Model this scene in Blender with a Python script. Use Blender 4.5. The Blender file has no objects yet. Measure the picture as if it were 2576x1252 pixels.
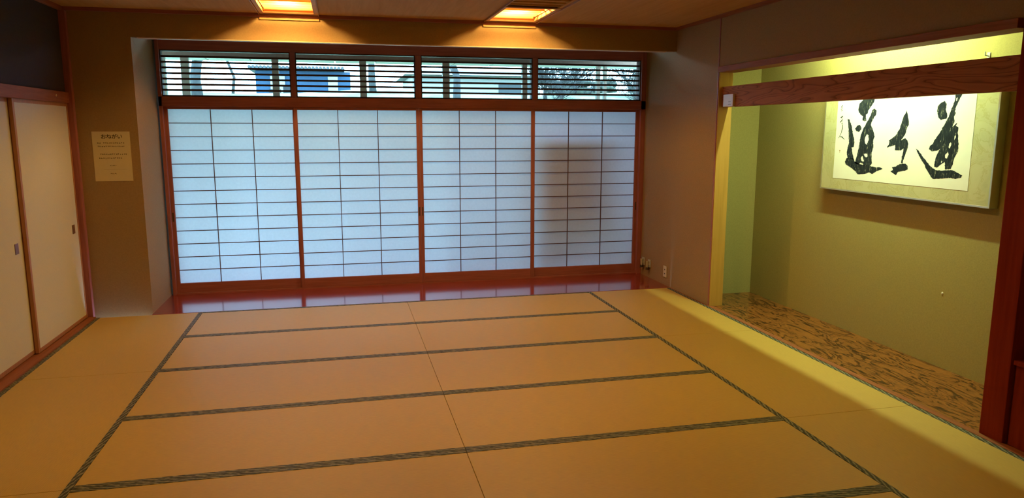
import bpy, bmesh, math, random
from mathutils import Vector, Matrix
random.seed(7)
scene = bpy.context.scene
COL = scene.collection

# ------------------------------------------------------------------ camera
cam_data = bpy.data.cameras.new('camera')
cam_data.sensor_fit = 'HORIZONTAL'
cam_data.sensor_width = 36.0
cam_data.lens = 36.0 * 1830.26 / 2576.0
cam_data.clip_start = 0.05
cam_data.clip_end = 500
cam = bpy.data.objects.new('camera', cam_data)
COL.objects.link(cam)
YAW, PITCH, ROLL = 0.2308, 0.1634, 0.0005
fw = Vector((math.sin(YAW) * math.cos(PITCH), math.cos(YAW) * math.cos(PITCH), -math.sin(PITCH)))
rt = Vector((math.cos(YAW), -math.sin(YAW), 0))
up = rt.cross(fw)
r2 = rt * math.cos(ROLL) + up * math.sin(ROLL)
u2 = up * math.cos(ROLL) - rt * math.sin(ROLL)
m = Matrix((r2, u2, -fw)).transposed().to_4x4()
m.translation = Vector((1.2704, -6.9372, 1.6529))
cam.matrix_world = m
scene.camera = cam

# ------------------------------------------------------------------ world, exposure
world = bpy.data.worlds.new('overcast_sky')
scene.world = world
world.use_nodes = True
wn = world.node_tree.nodes
wn['Background'].inputs[0].default_value = (0.455, 0.70, 1.03, 1)
wn['Background'].inputs[1].default_value = 17.0
scene.view_settings.view_transform = 'Standard'
scene.view_settings.look = 'None'
scene.view_settings.gamma = 1.0
scene.view_settings.exposure = 0.0
scene.view_settings.use_curve_mapping = False
scene.cycles.max_bounces = 10
scene.cycles.diffuse_bounces = 5
scene.cycles.glossy_bounces = 3
scene.cycles.transmission_bounces = 6
scene.cycles.transparent_max_bounces = 12
scene.cycles.sample_clamp_indirect = 4.0
scene.cycles.caustics_reflective = False
scene.cycles.caustics_refractive = False

LAMP_CEILING = 820.0      # emission of the bulbs in the ceiling boxes
LAMP_ALCOVE = 500.0        # emission of the alcove tube
WARM = (1.0, 0.60, 0.15)
TUBE = (0.76, 1.0, 0.46)

# ------------------------------------------------------------------ mesh helpers
class MB:
    """collects boxes and polygons, then links them as one mesh object"""
    def __init__(self):
        self.bm = bmesh.new()
    def box(self, x0, x1, y0, y1, z0, z1, bev=0.0):
        t = bmesh.new()
        vs = [t.verts.new((x, y, z)) for x in (x0, x1) for y in (y0, y1) for z in (z0, z1)]
        for f in ((0, 1, 3, 2), (4, 6, 7, 5), (0, 4, 5, 1), (2, 3, 7, 6), (0, 2, 6, 4), (1, 5, 7, 3)):
            t.faces.new([vs[i] for i in f])
        bmesh.ops.recalc_face_normals(t, faces=t.faces)
        if bev > 0:
            bmesh.ops.bevel(t, geom=list(t.edges), offset=bev, segments=2, affect='EDGES', profile=0.6)
        self.add(t)
        return self
    def add(self, t):
        me = bpy.data.meshes.new('tmp')
        t.to_mesh(me); t.free()
        self.bm.from_mesh(me)
        bpy.data.meshes.remove(me)
    def cyl(self, p0, p1, r0, r1=None, seg=16, caps=True):
        r1 = r0 if r1 is None else r1
        p0, p1 = Vector(p0), Vector(p1)
        d = p1 - p0
        t = bmesh.new()
        bmesh.ops.create_cone(t, cap_ends=caps, segments=seg, radius1=r0, radius2=r1, depth=d.length)
        q = Vector((0, 0, 1)).rotation_difference(d.normalized())
        bmesh.ops.transform(t, matrix=Matrix.Translation((p0 + p1) / 2) @ q.to_matrix().to_4x4(), verts=t.verts)
        self.add(t)
        return self
    def sphere(self, c, rx, ry, rz, seg=20):
        t = bmesh.new()
        bmesh.ops.create_uvsphere(t, u_segments=seg, v_segments=seg // 2, radius=1)
        bmesh.ops.transform(t, matrix=Matrix.Translation(c) @ Matrix.Diagonal((rx, ry, rz, 1)), verts=t.verts)
        for f in t.faces: f.smooth = True
        self.add(t)
        return self
    def tube(self, pts, radii, seg=8):
        rings = []
        n = len(pts)
        pts = [Vector(p) for p in pts]
        for i, p in enumerate(pts):
            d = (pts[min(i + 1, n - 1)] - pts[max(i - 1, 0)]).normalized()
            a = d.orthogonal().normalized() if i == 0 else (a - d * a.dot(d)).normalized()
            b = d.cross(a)
            rings.append([self.bm.verts.new(p + (a * math.cos(2 * math.pi * k / seg) + b * math.sin(2 * math.pi * k / seg)) * radii[i]) for k in range(seg)])
        for i in range(n - 1):
            for k in range(seg):
                f = self.bm.faces.new((rings[i][k], rings[i][(k + 1) % seg], rings[i + 1][(k + 1) % seg], rings[i + 1][k]))
                f.smooth = True
        self.bm.faces.new(rings[0][::-1]); self.bm.faces.new(rings[-1])
        return self
    def build(self, name, mat, parent=None, origin=None, smooth=False):
        me = bpy.data.meshes.new(name)
        o = Vector(origin) if origin else None
        if o is not None:
            bmesh.ops.translate(self.bm, vec=-o, verts=self.bm.verts)
        self.bm.to_mesh(me); self.bm.free()
        if smooth:
            for p in me.polygons: p.use_smooth = True
        ob = bpy.data.objects.new(name, me)
        me.materials.append(mat)
        COL.objects.link(ob)
        if parent is not None:
            ob.parent = parent
        if o is not None:
            ob.location = o
        return ob

def empty(name, loc=(0, 0, 0)):
    o = bpy.data.objects.new(name, None)
    COL.objects.link(o)
    o.location = loc
    o.empty_display_size = 0.1
    return o

def tag(o, label, cat, group=None, kind=None):
    o['label'] = label; o['category'] = cat
    if group: o['group'] = group
    if kind: o['kind'] = kind
    return o

def struct(o, label=None):
    o['kind'] = 'structure'
    if label:
        o['label'] = label
    return o

def copy_tree(o, parent=None):
    c = o.copy(); COL.objects.link(c)
    if parent is not None:
        c.parent = parent
    for ch in list(o.children):
        copy_tree(ch, c)
    return c

# ------------------------------------------------------------------ materials
def new_mat(name):
    mt = bpy.data.materials.new(name)
    mt.use_nodes = True
    nt = mt.node_tree
    return mt, nt, nt.nodes['Principled BSDF'], nt.nodes, nt.links

def texco(nt, kind='Object', scale=(1, 1, 1)):
    tc = nt.nodes.new('ShaderNodeTexCoord')
    mp = nt.nodes.new('ShaderNodeMapping')
    mp.inputs['Scale'].default_value = scale
    nt.links.new(tc.outputs[kind], mp.inputs['Vector'])
    return mp.outputs['Vector']

def ramp(nt, fac, stops):
    r = nt.nodes.new('ShaderNodeValToRGB')
    while len(r.color_ramp.elements) < len(stops):
        r.color_ramp.elements.new(0.5)
    for e, (p, c) in zip(r.color_ramp.elements, stops):
        e.position = p; e.color = (*c, 1)
    nt.links.new(fac, r.inputs['Fac'])
    return r.outputs['Color']

def noise(nt, vec, scale=5, detail=4, rough=0.55, dist=0.0):
    n = nt.nodes.new('ShaderNodeTexNoise')
    n.inputs['Scale'].default_value = scale
    n.inputs['Detail'].default_value = detail
    n.inputs['Roughness'].default_value = rough
    n.inputs['Distortion'].default_value = dist
    nt.links.new(vec, n.inputs['Vector'])
    return n.outputs['Fac']

def bump(nt, h, bsdf, strength=0.2, dist=0.01):
    b = nt.nodes.new('ShaderNodeBump')
    b.inputs['Strength'].default_value = strength
    b.inputs['Distance'].default_value = dist
    nt.links.new(h, b.inputs['Height'])
    nt.links.new(b.outputs['Normal'], bsdf.inputs['Normal'])

def flat(name, col, rough=0.6, metal=0.0, var=0.08, scale=30, emit=None, strength=0, coat=0):
    mt, nt, b, N, L = new_mat(name)
    c0 = tuple(c * (1 - var) for c in col); c1 = tuple(min(1, c * (1 + var)) for c in col)
    L.new(ramp(nt, noise(nt, texco(nt), scale), [(0.3, c0), (0.7, c1)]), b.inputs['Base Color'])
    b.inputs['Roughness'].default_value = rough
    b.inputs['Metallic'].default_value = metal
    b.inputs['Coat Weight'].default_value = coat
    if emit:
        b.inputs['Emission Color'].default_value = (*emit, 1)
        b.inputs['Emission Strength'].default_value = strength
    return mt

def plaster(name, col, var=0.10):
    mt, nt, b, N, L = new_mat(name)
    v = texco(nt)
    c0 = tuple(c * (1 - var) for c in col); c1 = tuple(c * (1 + var) for c in col)
    L.new(ramp(nt, noise(nt, v, 90, 6, 0.7), [(0.3, c0), (0.7, c1)]), b.inputs['Base Color'])
    b.inputs['Roughness'].default_value = 0.95
    b.inputs['Specular IOR Level'].default_value = 0.1
    bump(nt, noise(nt, v, 260, 4, 0.7), b, 0.35, 0.003)
    return mt

def wood(name, dark, light, axis='x', rough=0.45, scale=6.0, spec=0.4, coat=0.0, stretch=0.06):
    """straight grain running along axis"""
    mt, nt, b, N, L = new_mat(name)
    s = {'x': (stretch, 1, 1), 'y': (1, stretch, 1), 'z': (1, 1, stretch)}[axis]
    v = texco(nt, 'Object', s)
    n1 = noise(nt, v, scale * 6, 6, 0.65, 0.4)
    L.new(ramp(nt, n1, [(0.3, dark), (0.7, light)]), b.inputs['Base Color'])
    b.inputs['Roughness'].default_value = rough
    b.inputs['Specular IOR Level'].default_value = spec
    b.inputs['Coat Weight'].default_value = coat
    b.inputs['Coat Roughness'].default_value = 0.12
    bump(nt, n1, b, 0.08, 0.002)
    return mt

M = {}
M['plaster'] = plaster('ochre_plaster', (0.295, 0.20, 0.108))
M['plaster_alcove'] = plaster('alcove_plaster', (0.34, 0.29, 0.12))
M['dark_plaster'] = plaster('charcoal_wall', (0.045, 0.04, 0.045))
M['ceiling'] = wood('ceiling_board', (0.40, 0.20, 0.055), (0.50, 0.26, 0.075), 'y', 0.8, 4, 0.1)
M['red_wood_x'] = wood('red_brown_frame_x', (0.24, 0.08, 0.085), (0.35, 0.125, 0.13), 'x', 0.5, 8, 0.3)
M['red_wood_z'] = wood('red_brown_frame_z', (0.24, 0.08, 0.085), (0.35, 0.125, 0.13), 'z', 0.5, 8, 0.3)
M['red_wood_y'] = wood('red_brown_frame_y', (0.21, 0.072, 0.036), (0.31, 0.11, 0.055), 'y', 0.6, 8, 0.1)
M['lacquer_floor'] = wood('lacquered_bay_floor', (0.21, 0.018, 0.010), (0.31, 0.03, 0.018), 'x', 0.16, 5, 0.6, 0.9)
M['lattice'] = flat('lattice_wood', (0.10, 0.045, 0.045), 0.6)
M['black_slat'] = flat('transom_slat_wood', (0.035, 0.014, 0.014), 0.6)
M['fusuma_frame'] = wood('fusuma_frame_wood', (0.30, 0.13, 0.055), (0.42, 0.19, 0.085), 'z', 0.45, 7, 0.3)
M['fusuma_pull'] = flat('fusuma_pull_brown', (0.16, 0.075, 0.05), 0.4)
M['post_wood'] = wood('pale_post_wood', (0.40, 0.22, 0.05), (0.50, 0.28, 0.07), 'z', 0.5, 5, 0.3)
M['dark_post'] = wood('alcove_post_wood', (0.13, 0.014, 0.006), (0.20, 0.026, 0.011), 'z', 0.75, 5, 0.02)
M['lamp_wood'] = wood('lamp_box_wood', (0.46, 0.24, 0.10), (0.56, 0.31, 0.14), 'x', 0.5, 6, 0.3)
M['notice'] = flat('notice_paper_sheet', (0.58, 0.50, 0.33), 0.9, var=0.02)
M['ink'] = flat('black_ink', (0.035, 0.045, 0.055), 0.85, var=0.5, scale=60)
M['ink_text'] = flat('printed_ink', (0.04, 0.025, 0.015), 0.9)
M['white_plastic'] = flat('cream_plastic', (0.62, 0.55, 0.46), 0.45, var=0.02)
M['grey_plastic'] = flat('grey_fitting', (0.42, 0.42, 0.40), 0.35, var=0.05)
M['dark_rubber'] = flat('dark_socket', (0.05, 0.03, 0.025), 0.5)
M['bulb'] = flat('glowing_bulb', (0.9, 0.9, 0.9), 0.5, emit=WARM, strength=LAMP_CEILING * 1.5, var=0)
M['bulb_room'] = flat('glowing_bulb_room', (0.9, 0.9, 0.9), 0.5, emit=WARM, strength=LAMP_CEILING * 1.30, var=0)
M['bulb_far'] = flat('glowing_bulb_far', (0.9, 0.9, 0.9), 0.5, emit=WARM, strength=LAMP_CEILING * 0.5, var=0)
M['tube'] = flat('glowing_tube', (0.9, 0.9, 0.9), 0.5, emit=TUBE, strength=LAMP_ALCOVE, var=0)
M['header_daylight'] = flat('painted_header_daylight', (0.62, 0.50, 0.42), 0.6, var=0.03)
M['rail'] = wood('ceiling_slot_rail', (0.30, 0.15, 0.08), (0.42, 0.22, 0.12), 'y', 0.5, 6, 0.3)
M['steel'] = flat('steel_grey', (0.45, 0.45, 0.43), 0.35, 0.6)

# shoji paper: diffuse and translucent
def shoji_mat():
    mt, nt, b, N, L = new_mat('shoji_paper')
    out = N['Material Output']
    d = N.new('ShaderNodeBsdfDiffuse'); t = N.new('ShaderNodeBsdfTranslucent'); mx = N.new('ShaderNodeMixShader')
    v = texco(nt, 'Object')
    c = ramp(nt, noise(nt, v, 40, 5, 0.6), [(0.3, (0.80, 0.83, 0.90)), (0.7, (0.85, 0.88, 0.95))])
    L.new(c, d.inputs['Color']); L.new(c, t.inputs['Color'])
    mx.inputs[0].default_value = 0.78
    L.new(d.outputs[0], mx.inputs[1]); L.new(t.outputs[0], mx.inputs[2])
    L.new(mx.outputs[0], out.inputs['Surface'])
    N.remove(b)
    return mt
M['shoji'] = shoji_mat()

def fusuma_mat():
    mt, nt, b, N, L = new_mat('fusuma_paper')
    v = texco(nt)
    n = noise(nt, v, 160, 5, 0.7)
    L.new(ramp(nt, n, [(0.3, (0.57, 0.56, 0.53)), (0.7, (0.66, 0.65, 0.61))]), b.inputs['Base Color'])
    b.inputs['Roughness'].default_value = 0.9
    b.inputs['Specular IOR Level'].default_value = 0.15
    bump(nt, n, b, 0.2, 0.002)
    return mt
M['fusuma'] = fusuma_mat()

def glass_mat():
    mt, nt, b, N, L = new_mat('window_glass')
    out = N['Material Output']
    tr = N.new('ShaderNodeBsdfTransparent'); gl = N.new('ShaderNodeBsdfGlossy'); mx = N.new('ShaderNodeMixShader')
    tr.inputs[0].default_value = (0.92, 0.98, 0.97, 1)
    gl.inputs['Roughness'].default_value = 0.02
    fr = N.new('ShaderNodeFresnel'); fr.inputs[0].default_value = 1.35
    L.new(fr.outputs[0], mx.inputs[0]); L.new(tr.outputs[0], mx.inputs[1]); L.new(gl.outputs[0], mx.inputs[2])
    L.new(mx.outputs[0], out.inputs['Surface']); N.remove(b)
    return mt
M['glass'] = glass_mat()

def tatami_mat():
    """woven rush: fine ribs across the mat's length (local x), slow colour drift"""
    mt, nt, b, N, L = new_mat('rush_weave')
    v = texco(nt)
    w = N.new('ShaderNodeTexWave'); w.bands_direction = 'Y'
    w.inputs['Scale'].default_value = 40; w.inputs['Distortion'].default_value = 0.25
    w.inputs['Detail'].default_value = 2
    L.new(v, w.inputs['Vector'])
    n = noise(nt, texco(nt, 'Object', (3, 40, 1)), 6, 5, 0.6)
    base = ramp(nt, n, [(0.3, (0.47, 0.315, 0.08)), (0.7, (0.55, 0.37, 0.10))])
    mx = N.new('ShaderNodeMix'); mx.data_type = 'RGBA'; mx.blend_type = 'MULTIPLY'
    mx.inputs['Factor'].default_value = 0.10
    L.new(base, mx.inputs['A']); L.new(w.outputs['Color'], mx.inputs['B'])
    L.new(mx.outputs['Result'], b.inputs['Base Color'])
    b.inputs['Roughness'].default_value = 0.48
    b.inputs['Specular IOR Level'].default_value = 0.5
    bump(nt, w.outputs['Fac'], b, 0.15, 0.001)
    return mt
M['tatami'] = tatami_mat()

def heri_mat():
    """cloth edging: dark blue green with tan lozenges, running along local x"""
    mt, nt, b, N, L = new_mat('brocade_edging')
    v = texco(nt, 'Object', (1, 1, 1))
    w1 = N.new('ShaderNodeTexWave'); w1.wave_type = 'BANDS'; w1.bands_direction = 'DIAGONAL'
    w1.inputs['Scale'].default_value = 6.0; w1.inputs['Distortion'].default_value = 3.0
    w1.inputs['Detail'].default_value = 1; w1.inputs['Detail Scale'].default_value = 3
    mp = N.new('ShaderNodeMapping'); mp.inputs['Scale'].default_value = (1.6, 5, 0)
    L.new(v, mp.inputs['Vector']); L.new(mp.outputs[0], w1.inputs['Vector'])
    n2 = noise(nt, v, 160, 2)
    mm = N.new('ShaderNodeMath'); mm.operation = 'MULTIPLY_ADD'
    mm.inputs[1].default_value = 0.35
    L.new(n2, mm.inputs[0]); L.new(w1.outputs['Fac'], mm.inputs[2])
    c = ramp(nt, mm.outputs[0], [(0.25, (0.03, 0.03, 0.025)), (0.7, (0.07, 0.08, 0.07)), (0.95, (0.15, 0.155, 0.115)), (1.0, (0.22, 0.21, 0.15))])
    L.new(c, b.inputs['Base Color'])
    b.inputs['Roughness'].default_value = 0.6
    b.inputs['Specular IOR Level'].default_value = 0.3
    return mt
M['heri'] = heri_mat()

def burl_mat():
    """glossy alcove board with wild dark figure running along y"""
    mt, nt, b, N, L = new_mat('figured_alcove_board')
    v = texco(nt, 'Object', (4.2, 1.3, 1))
    n0 = noise(nt, v, 1.7, 5, 0.55, 1.1)
    w = N.new('ShaderNodeMath'); w.operation = 'MULTIPLY'; w.inputs[1].default_value = 7
    L.new(n0, w.inputs[0])
    f = N.new('ShaderNodeMath'); f.operation = 'FRACT'; L.new(w.outputs[0], f.inputs[0])
    n2 = noise(nt, texco(nt, 'Object', (6, 1.6, 1)), 6, 4, 0.6, 0.8)
    a = N.new('ShaderNodeMath'); a.operation = 'MULTIPLY_ADD'; a.inputs[1].default_value = 0.6
    L.new(f.outputs[0], a.inputs[0]); L.new(n2, a.inputs[2])
    c = ramp(nt, a.outputs[0], [(0.55, (0.03, 0.009, 0.003)), (0.66, (0.13, 0.04, 0.011)), (0.78, (0.30, 0.11, 0.028)), (1.0, (0.21, 0.075, 0.02))])
    L.new(c, b.inputs['Base Color'])
    b.inputs['Roughness'].default_value = 0.3
    b.inputs['Coat Weight'].default_value = 0.3
    b.inputs['Coat Roughness'].default_value = 0.15
    return mt
M['burl'] = burl_mat()

def beam_mat():
    """flat-sawn cathedral grain: stretched rings around several hearts"""
    mt, nt, b, N, L = new_mat('cathedral_grain_beam')
    v = texco(nt, 'Object', (1, 1.1, 7.5))
    n0 = noise(nt, v, 1.4, 1.5, 0.4, 0.3)
    w = N.new('ShaderNodeMath'); w.operation = 'MULTIPLY'; w.inputs[1].default_value = 11
    L.new(n0, w.inputs[0])
    f = N.new('ShaderNodeMath'); f.operation = 'FRACT'; L.new(w.outputs[0], f.inputs[0])
    fine = noise(nt, texco(nt, 'Object', (1, 2, 60)), 8, 4, 0.6)
    a = N.new('ShaderNodeMath'); a.operation = 'MULTIPLY_ADD'; a.inputs[1].default_value = 0.25
    L.new(fine, a.inputs[0]); L.new(f.outputs[0], a.inputs[2])
    c = ramp(nt, a.outputs[0], [(0.12, (0.13, 0.042, 0.018)), (0.30, (0.30, 0.105, 0.04)), (0.9, (0.37, 0.13, 0.048)), (1.0, (0.28, 0.095, 0.036))])
    L.new(c, b.inputs['Base Color'])
    b.inputs['Roughness'].default_value = 0.7
    b.inputs['Specular IOR Level'].default_value = 0.05
    return mt
M['beam'] = beam_mat()

# ------------------------------------------------------------------ dimensions
XL, XR = -0.95, 4.62          # side walls
YF = 0.05                     # room face of the window wall
YS = 0.80                     # room face of the sliding screens
YB = -8.6                     # wall behind the camera
ZC = 2.655                    # ceiling
ZH = 2.425                    # underside of the window header
XA = 5.325                    # back of the alcove
PX0, PX1 = -0.43, 4.62        # window bay

# ------------------------------------------------------------------ room shell
def wall(name, boxes, mat, bev=0):
    mb = MB()
    for b in boxes: mb.box(*b, bev=bev)
    return struct(mb.build(name, mat))

wall('wall_window', [(-1.15, PX0, YF, 1.05, -0.1, 2.9),
                     (PX0, PX1, YF, YF + 0.065, ZH, 2.9),
                     (PX0, PX1, YF + 0.065, 1.05, 2.70, 2.9)], M['plaster'])
wall('wall_left', [(-1.15, -1.02, YB, YF, -0.1, 1.86), (-1.15, -0.955, YB, YF, 1.95, 2.9)], M['dark_plaster'])
wall('wall_right', [(XR, XR + 0.135, -0.82, 1.05, -0.1, 2.9),
                    (XR, XR + 0.16, -3.90, -0.82, 2.205, 2.9),
                    (XR, XR + 0.135, YB, -6.2, -0.1, 2.9),
                    (XR, XR + 0.16, -6.2, -3.90, 2.205, 2.9)], M['plaster'])
wall('wall_rear', [(-1.15, 5.6, YB - 0.15, YB, -0.1, 2.9)], M['plaster'])
wall('wall_alcove_back', [(XA, XA + 0.12, -6.3, 0.0, -0.1, 2.9)], M['plaster_alcove'])
wall('wall_alcove_side', [(XR + 0.135, XA, -0.375, -0.25, -0.1, 2.9),
                          (4.775, XA, -4.06, -3.98, -0.1, 2.9)], M['plaster_alcove'])
wall('wall_side_recess', [(4.80, 4.88, -6.2, -4.06, -0.1, 2.2), (4.755, 4.88, -6.32, -6.2, -0.1, 2.9)], M['plaster'])
wall('ceiling_alcove', [(XR + 0.135, XA + 0.1, -6.3, -0.2, 2.72, 2.8)], M['plaster_alcove'])

# ceiling, with two long slots for the lamp boxes
SLOTS = [(0.6585, 1.1015), (2.6635, 3.1065)]
LAMP_Y = [-0.05, -2.30, -5.70]
LAMP_L = 0.73
mbc = MB()
xs = [-1.1, SLOTS[0][0], SLOTS[0][1], SLOTS[1][0], SLOTS[1][1], 4.8]
for i in (0, 2, 4):
    mbc.box(xs[i], xs[i + 1], YB - 0.1, YF + 0.02, ZC, 2.70)
struct(mbc.build('ceiling', M['ceiling']))
for sx0, sx1 in SLOTS:
    mbp = MB()
    edges = [YF + 0.02, -0.02]
    for i, ly in enumerate(LAMP_Y):
        y1 = (YF + 0.02) if i == 0 else LAMP_Y[i - 1] - LAMP_L - 0.009
        y0 = ly + 0.009
        mbp.box(sx0, sx1, y0, y1, ZC + (0.0 if i == 0 else 0.012), 2.70)
        if i:
            k = y1 - 0.10
            while k > y0 + 0.05:
                mbp.box(sx0, sx1, k - 0.012, k, ZC, ZC + 0.012); k -= 0.13
    mbp.box(sx0, sx1, YB - 0.1, LAMP_Y[-1] - LAMP_L - 0.009, ZC, 2.70)
    struct(mbp.build('ceiling_panel', M['ceiling']))
# cornice strips where walls meet the ceiling
mb = MB()
mb.box(XL, XR, YF - 0.028, YF, ZC - 0.030, ZC)
struct(mb.build('trim_1', M['red_wood_x']))
mb = MB()
mb.box(XR - 0.028, XR, YB, YF - 0.028, ZC - 0.030, ZC)
mb.box(XL - 0.005, XL + 0.025, YB, YF - 0.028, ZC - 0.035, ZC)
struct(mb.build('trim_2', M['red_wood_y']))
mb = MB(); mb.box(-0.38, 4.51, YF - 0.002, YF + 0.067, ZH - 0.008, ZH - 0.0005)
struct(mb.build('trim_19', M['header_daylight']))  # pale strip paints the daylight caught by the header's underside
for n, (sx0, sx1) in enumerate(SLOTS):
    mb = MB()
    for xx in (sx0 - 0.034, sx1 + 0.028):
        mb.box(xx, xx + 0.006, YB, YF - 0.030, ZC - 0.016, ZC)
    struct(mb.build(f'trim_{20 + n}', M['rail']))
# corner post and door rails on the left wall
mb = MB(); mb.box(XL - 0.01, XL + 0.045, YF - 0.05, YF, 0.0, ZC - 0.035, 0.003)
struct(mb.build('trim_3', M['red_wood_z']))
mb = MB()
mb.box(-1.03, XL + 0.02, YB, YF - 0.05, 1.866, 1.955, 0.003)
struct(mb.build('trim_4', M['red_wood_y']))
mb = MB()
mb.box(-1.03, -0.993, YB, YF - 0.05, -0.02, 0.012)
mb.box(-0.991, -0.945, YB, YF - 0.05, -0.02, 0.006)
mb.box(-0.943, -0.885, YB, YF - 0.05, -0.02, 0.012, 0.002)
struct(mb.build('trim_5', M['red_wood_y']))

# bay floor, sub-floor
mb = MB(); mb.box(PX0, PX1, 0.012, 1.02, -0.05, 0.0, 0.001)
struct(mb.build('wood_floor', M['lacquer_floor']), 'glossy red-brown board floor of the window bay')
mb = MB(); mb.box(-1.15, 4.8, YB - 0.1, 0.0, -0.16, -0.062)
struct(mb.build('floor', M['red_wood_x']))
mb = MB(); mb.box(XR + 0.035, XA, -6.25, -0.25, -0.07, 0.0)
struct(mb.build('alcove_floor', M['burl']), 'figured brown board floor of the alcove')
mb = MB(); mb.box(XR - 0.012, XR + 0.035, YB, -0.82, -0.07, 0.004, 0.002)
struct(mb.build('trim_6', M['red_wood_y']))
mb = MB(); mb.box(XR - 0.012, XR, -0.82, 0.0, -0.07, 0.002)
struct(mb.build('trim_7', M['red_wood_y']))

# ------------------------------------------------------------------ tatami mats
def tatami(cx, cy, lx, ly, along, label, group, edge='both'):
    """along 'x': long side and cloth edging run along x"""
    L_, W_ = (lx, ly) if along == 'x' else (ly, lx)
    g = 0.0012
    hb = 0.034
    root = empty('tatami_mat', (cx, cy, 0))
    if along == 'y':
        root.rotation_euler.z = math.pi / 2
    mb = MB(); mb.box(-L_ / 2 + g, L_ / 2 - g, -W_ / 2 + g, W_ / 2 - g, -0.055, 0.0, 0.002)
    mb.build('rush_surface', M['tatami'], root)
    for s in (-1, 1):
        mb = MB()
        y0, y1 = sorted((s * (W_ / 2 - hb), s * (W_ / 2 - g / 2)))
        mb.box(-L_ / 2 + g, L_ / 2 - g, y0, y1, -0.050, 0.0016, 0.0006)
        mb.build('cloth_edging', M['heri'], root)
    tag(root, label, 'tatami mat', group)
    return root

YR = [0.0, 0.812, 1.6726, 2.5446, 3.399, 4.2492, 5.11, 5.97, 6.83, 7.69, 8.56]
XM, X2 = 1.8544, 3.7018
ordinal = ['nearest the wood-floored window bay', 'second from the window bay', 'third from the window bay', 'fourth from the window bay',
           'fifth from the window bay', 'sixth from the window bay', 'seventh from the window bay', 'eighth from the window bay', 'ninth from the window bay', 'last before the rear wall']
for i in range(10):
    cy = -(YR[i] + YR[i + 1]) / 2; ly = YR[i + 1] - YR[i]
    tatami(XM / 2, cy, XM, ly, 'x', f'crosswise straw mat west of the centre seam, {ordinal[i]}'.replace('west of', 'left of'), 'crosswise mats in the middle of the room')
    tatami((XM + X2) / 2, cy, X2 - XM, ly, 'x', f'crosswise straw mat right of the centre seam, {ordinal[i]}', 'crosswise mats in the middle of the room')
XE0, XE1 = -0.883, XR - 0.013
for i in range(5):
    a, b_ = YR[2 * i], YR[2 * i + 2]
    o2 = ['touching the plaster corner by the window bay', 'second from the window bay', 'third from the window bay', 'fourth from the window bay', 'last before the rear wall'][i]
    tatami((XE0 + 0) / 2 + 0.0, -(a + b_) / 2, 0 - XE0, b_ - a, 'y', f'lengthwise straw mat along the sliding doors, {o2}', 'lengthwise mats along the sliding doors')
    o3 = ['touching the window bay floor', 'second from the window bay', 'third from the window bay', 'fourth from the window bay', 'last before the rear wall'][i]
    tatami((X2 + XE1) / 2, -(a + b_) / 2, XE1 - X2, b_ - a, 'y', f'lengthwise straw mat beside the calligraphy alcove, {o3}', 'lengthwise mats beside the alcove')

# ------------------------------------------------------------------ window bay frame
mb = MB(); mb.box(PX0 + 0.02, PX1, YS + 0.01, 1.0, 2.402, 2.56); struct(mb.build('trim_8', M['red_wood_x']))
mb = MB(); mb.box(PX0 + 0.02, PX1, YS - 0.012, 0.95, 1.868, 1.962, 0.002); struct(mb.build('trim_9', M['red_wood_x']))
for n, (a, b_) in enumerate(((PX0 + 0.02, -0.378), (4.565, PX1))):
    mb = MB(); mb.box(a, b_, YS - 0.012, 0.95, 0.0, 2.56, 0.002); struct(mb.build(f'trim_{10 + n}', M['red_wood_z']))
mb = MB()
for a, b_ in ((0.822, 0.870), (2.062, 2.122), (3.318, 3.372)):
    mb.box(a, b_, YS + 0.002, 0.93, 1.962, 2.402, 0.002)
struct(mb.build('trim_12', M['red_wood_z']))
mb = MB(); mb.box(-0.378, 4.565, YS + 0.0, 0.95, 0.0, 0.014); struct(mb.build('trim_13', M['red_wood_x']))

# transom windows: dark inner frame, seven slats, glass behind
TR = [(-0.378, 0.822), (0.870, 2.062), (2.122, 3.318), (3.372, 4.565)]
wl = ['leftmost', 'second from left', 'third from left', 'rightmost']
for i, (a, b_) in enumerate(TR):
    w = empty(f'window_{i + 1}', ((a + b_) / 2, YS, 1.962))
    struct(w, f'slatted transom window over the paper screens, {wl[i]} of four')
    loc = w.location
    mb = MB(); d = 0.010
    mb.box(a, b_, YS + 0.02, YS + 0.07, 1.962, 1.976); mb.box(a, b_, YS + 0.02, YS + 0.07, 2.392, 2.402)
    mb.box(a, a + d, YS + 0.02, YS + 0.07, 1.976, 2.392); mb.box(b_ - d, b_, YS + 0.02, YS + 0.07, 1.976, 2.392)
    f = mb.build('frame', M['black_slat'], w); f.location = -loc
    mb = MB()
    for k in range(1, 8):
        z = 1.973 + 0.0528 * k
        mb.box(a + d, b_ - d, YS + 0.035, YS + 0.047, z - 0.0094, z + 0.0094)
    f = mb.build('slats', M['black_slat'], w); f.location = -loc
    mb = MB(); mb.box(a + d, b_ - d, YS + 0.060, YS + 0.063, 1.976, 2.392)
    f = mb.build('glass', M['glass'], w); f.location = -loc

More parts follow.
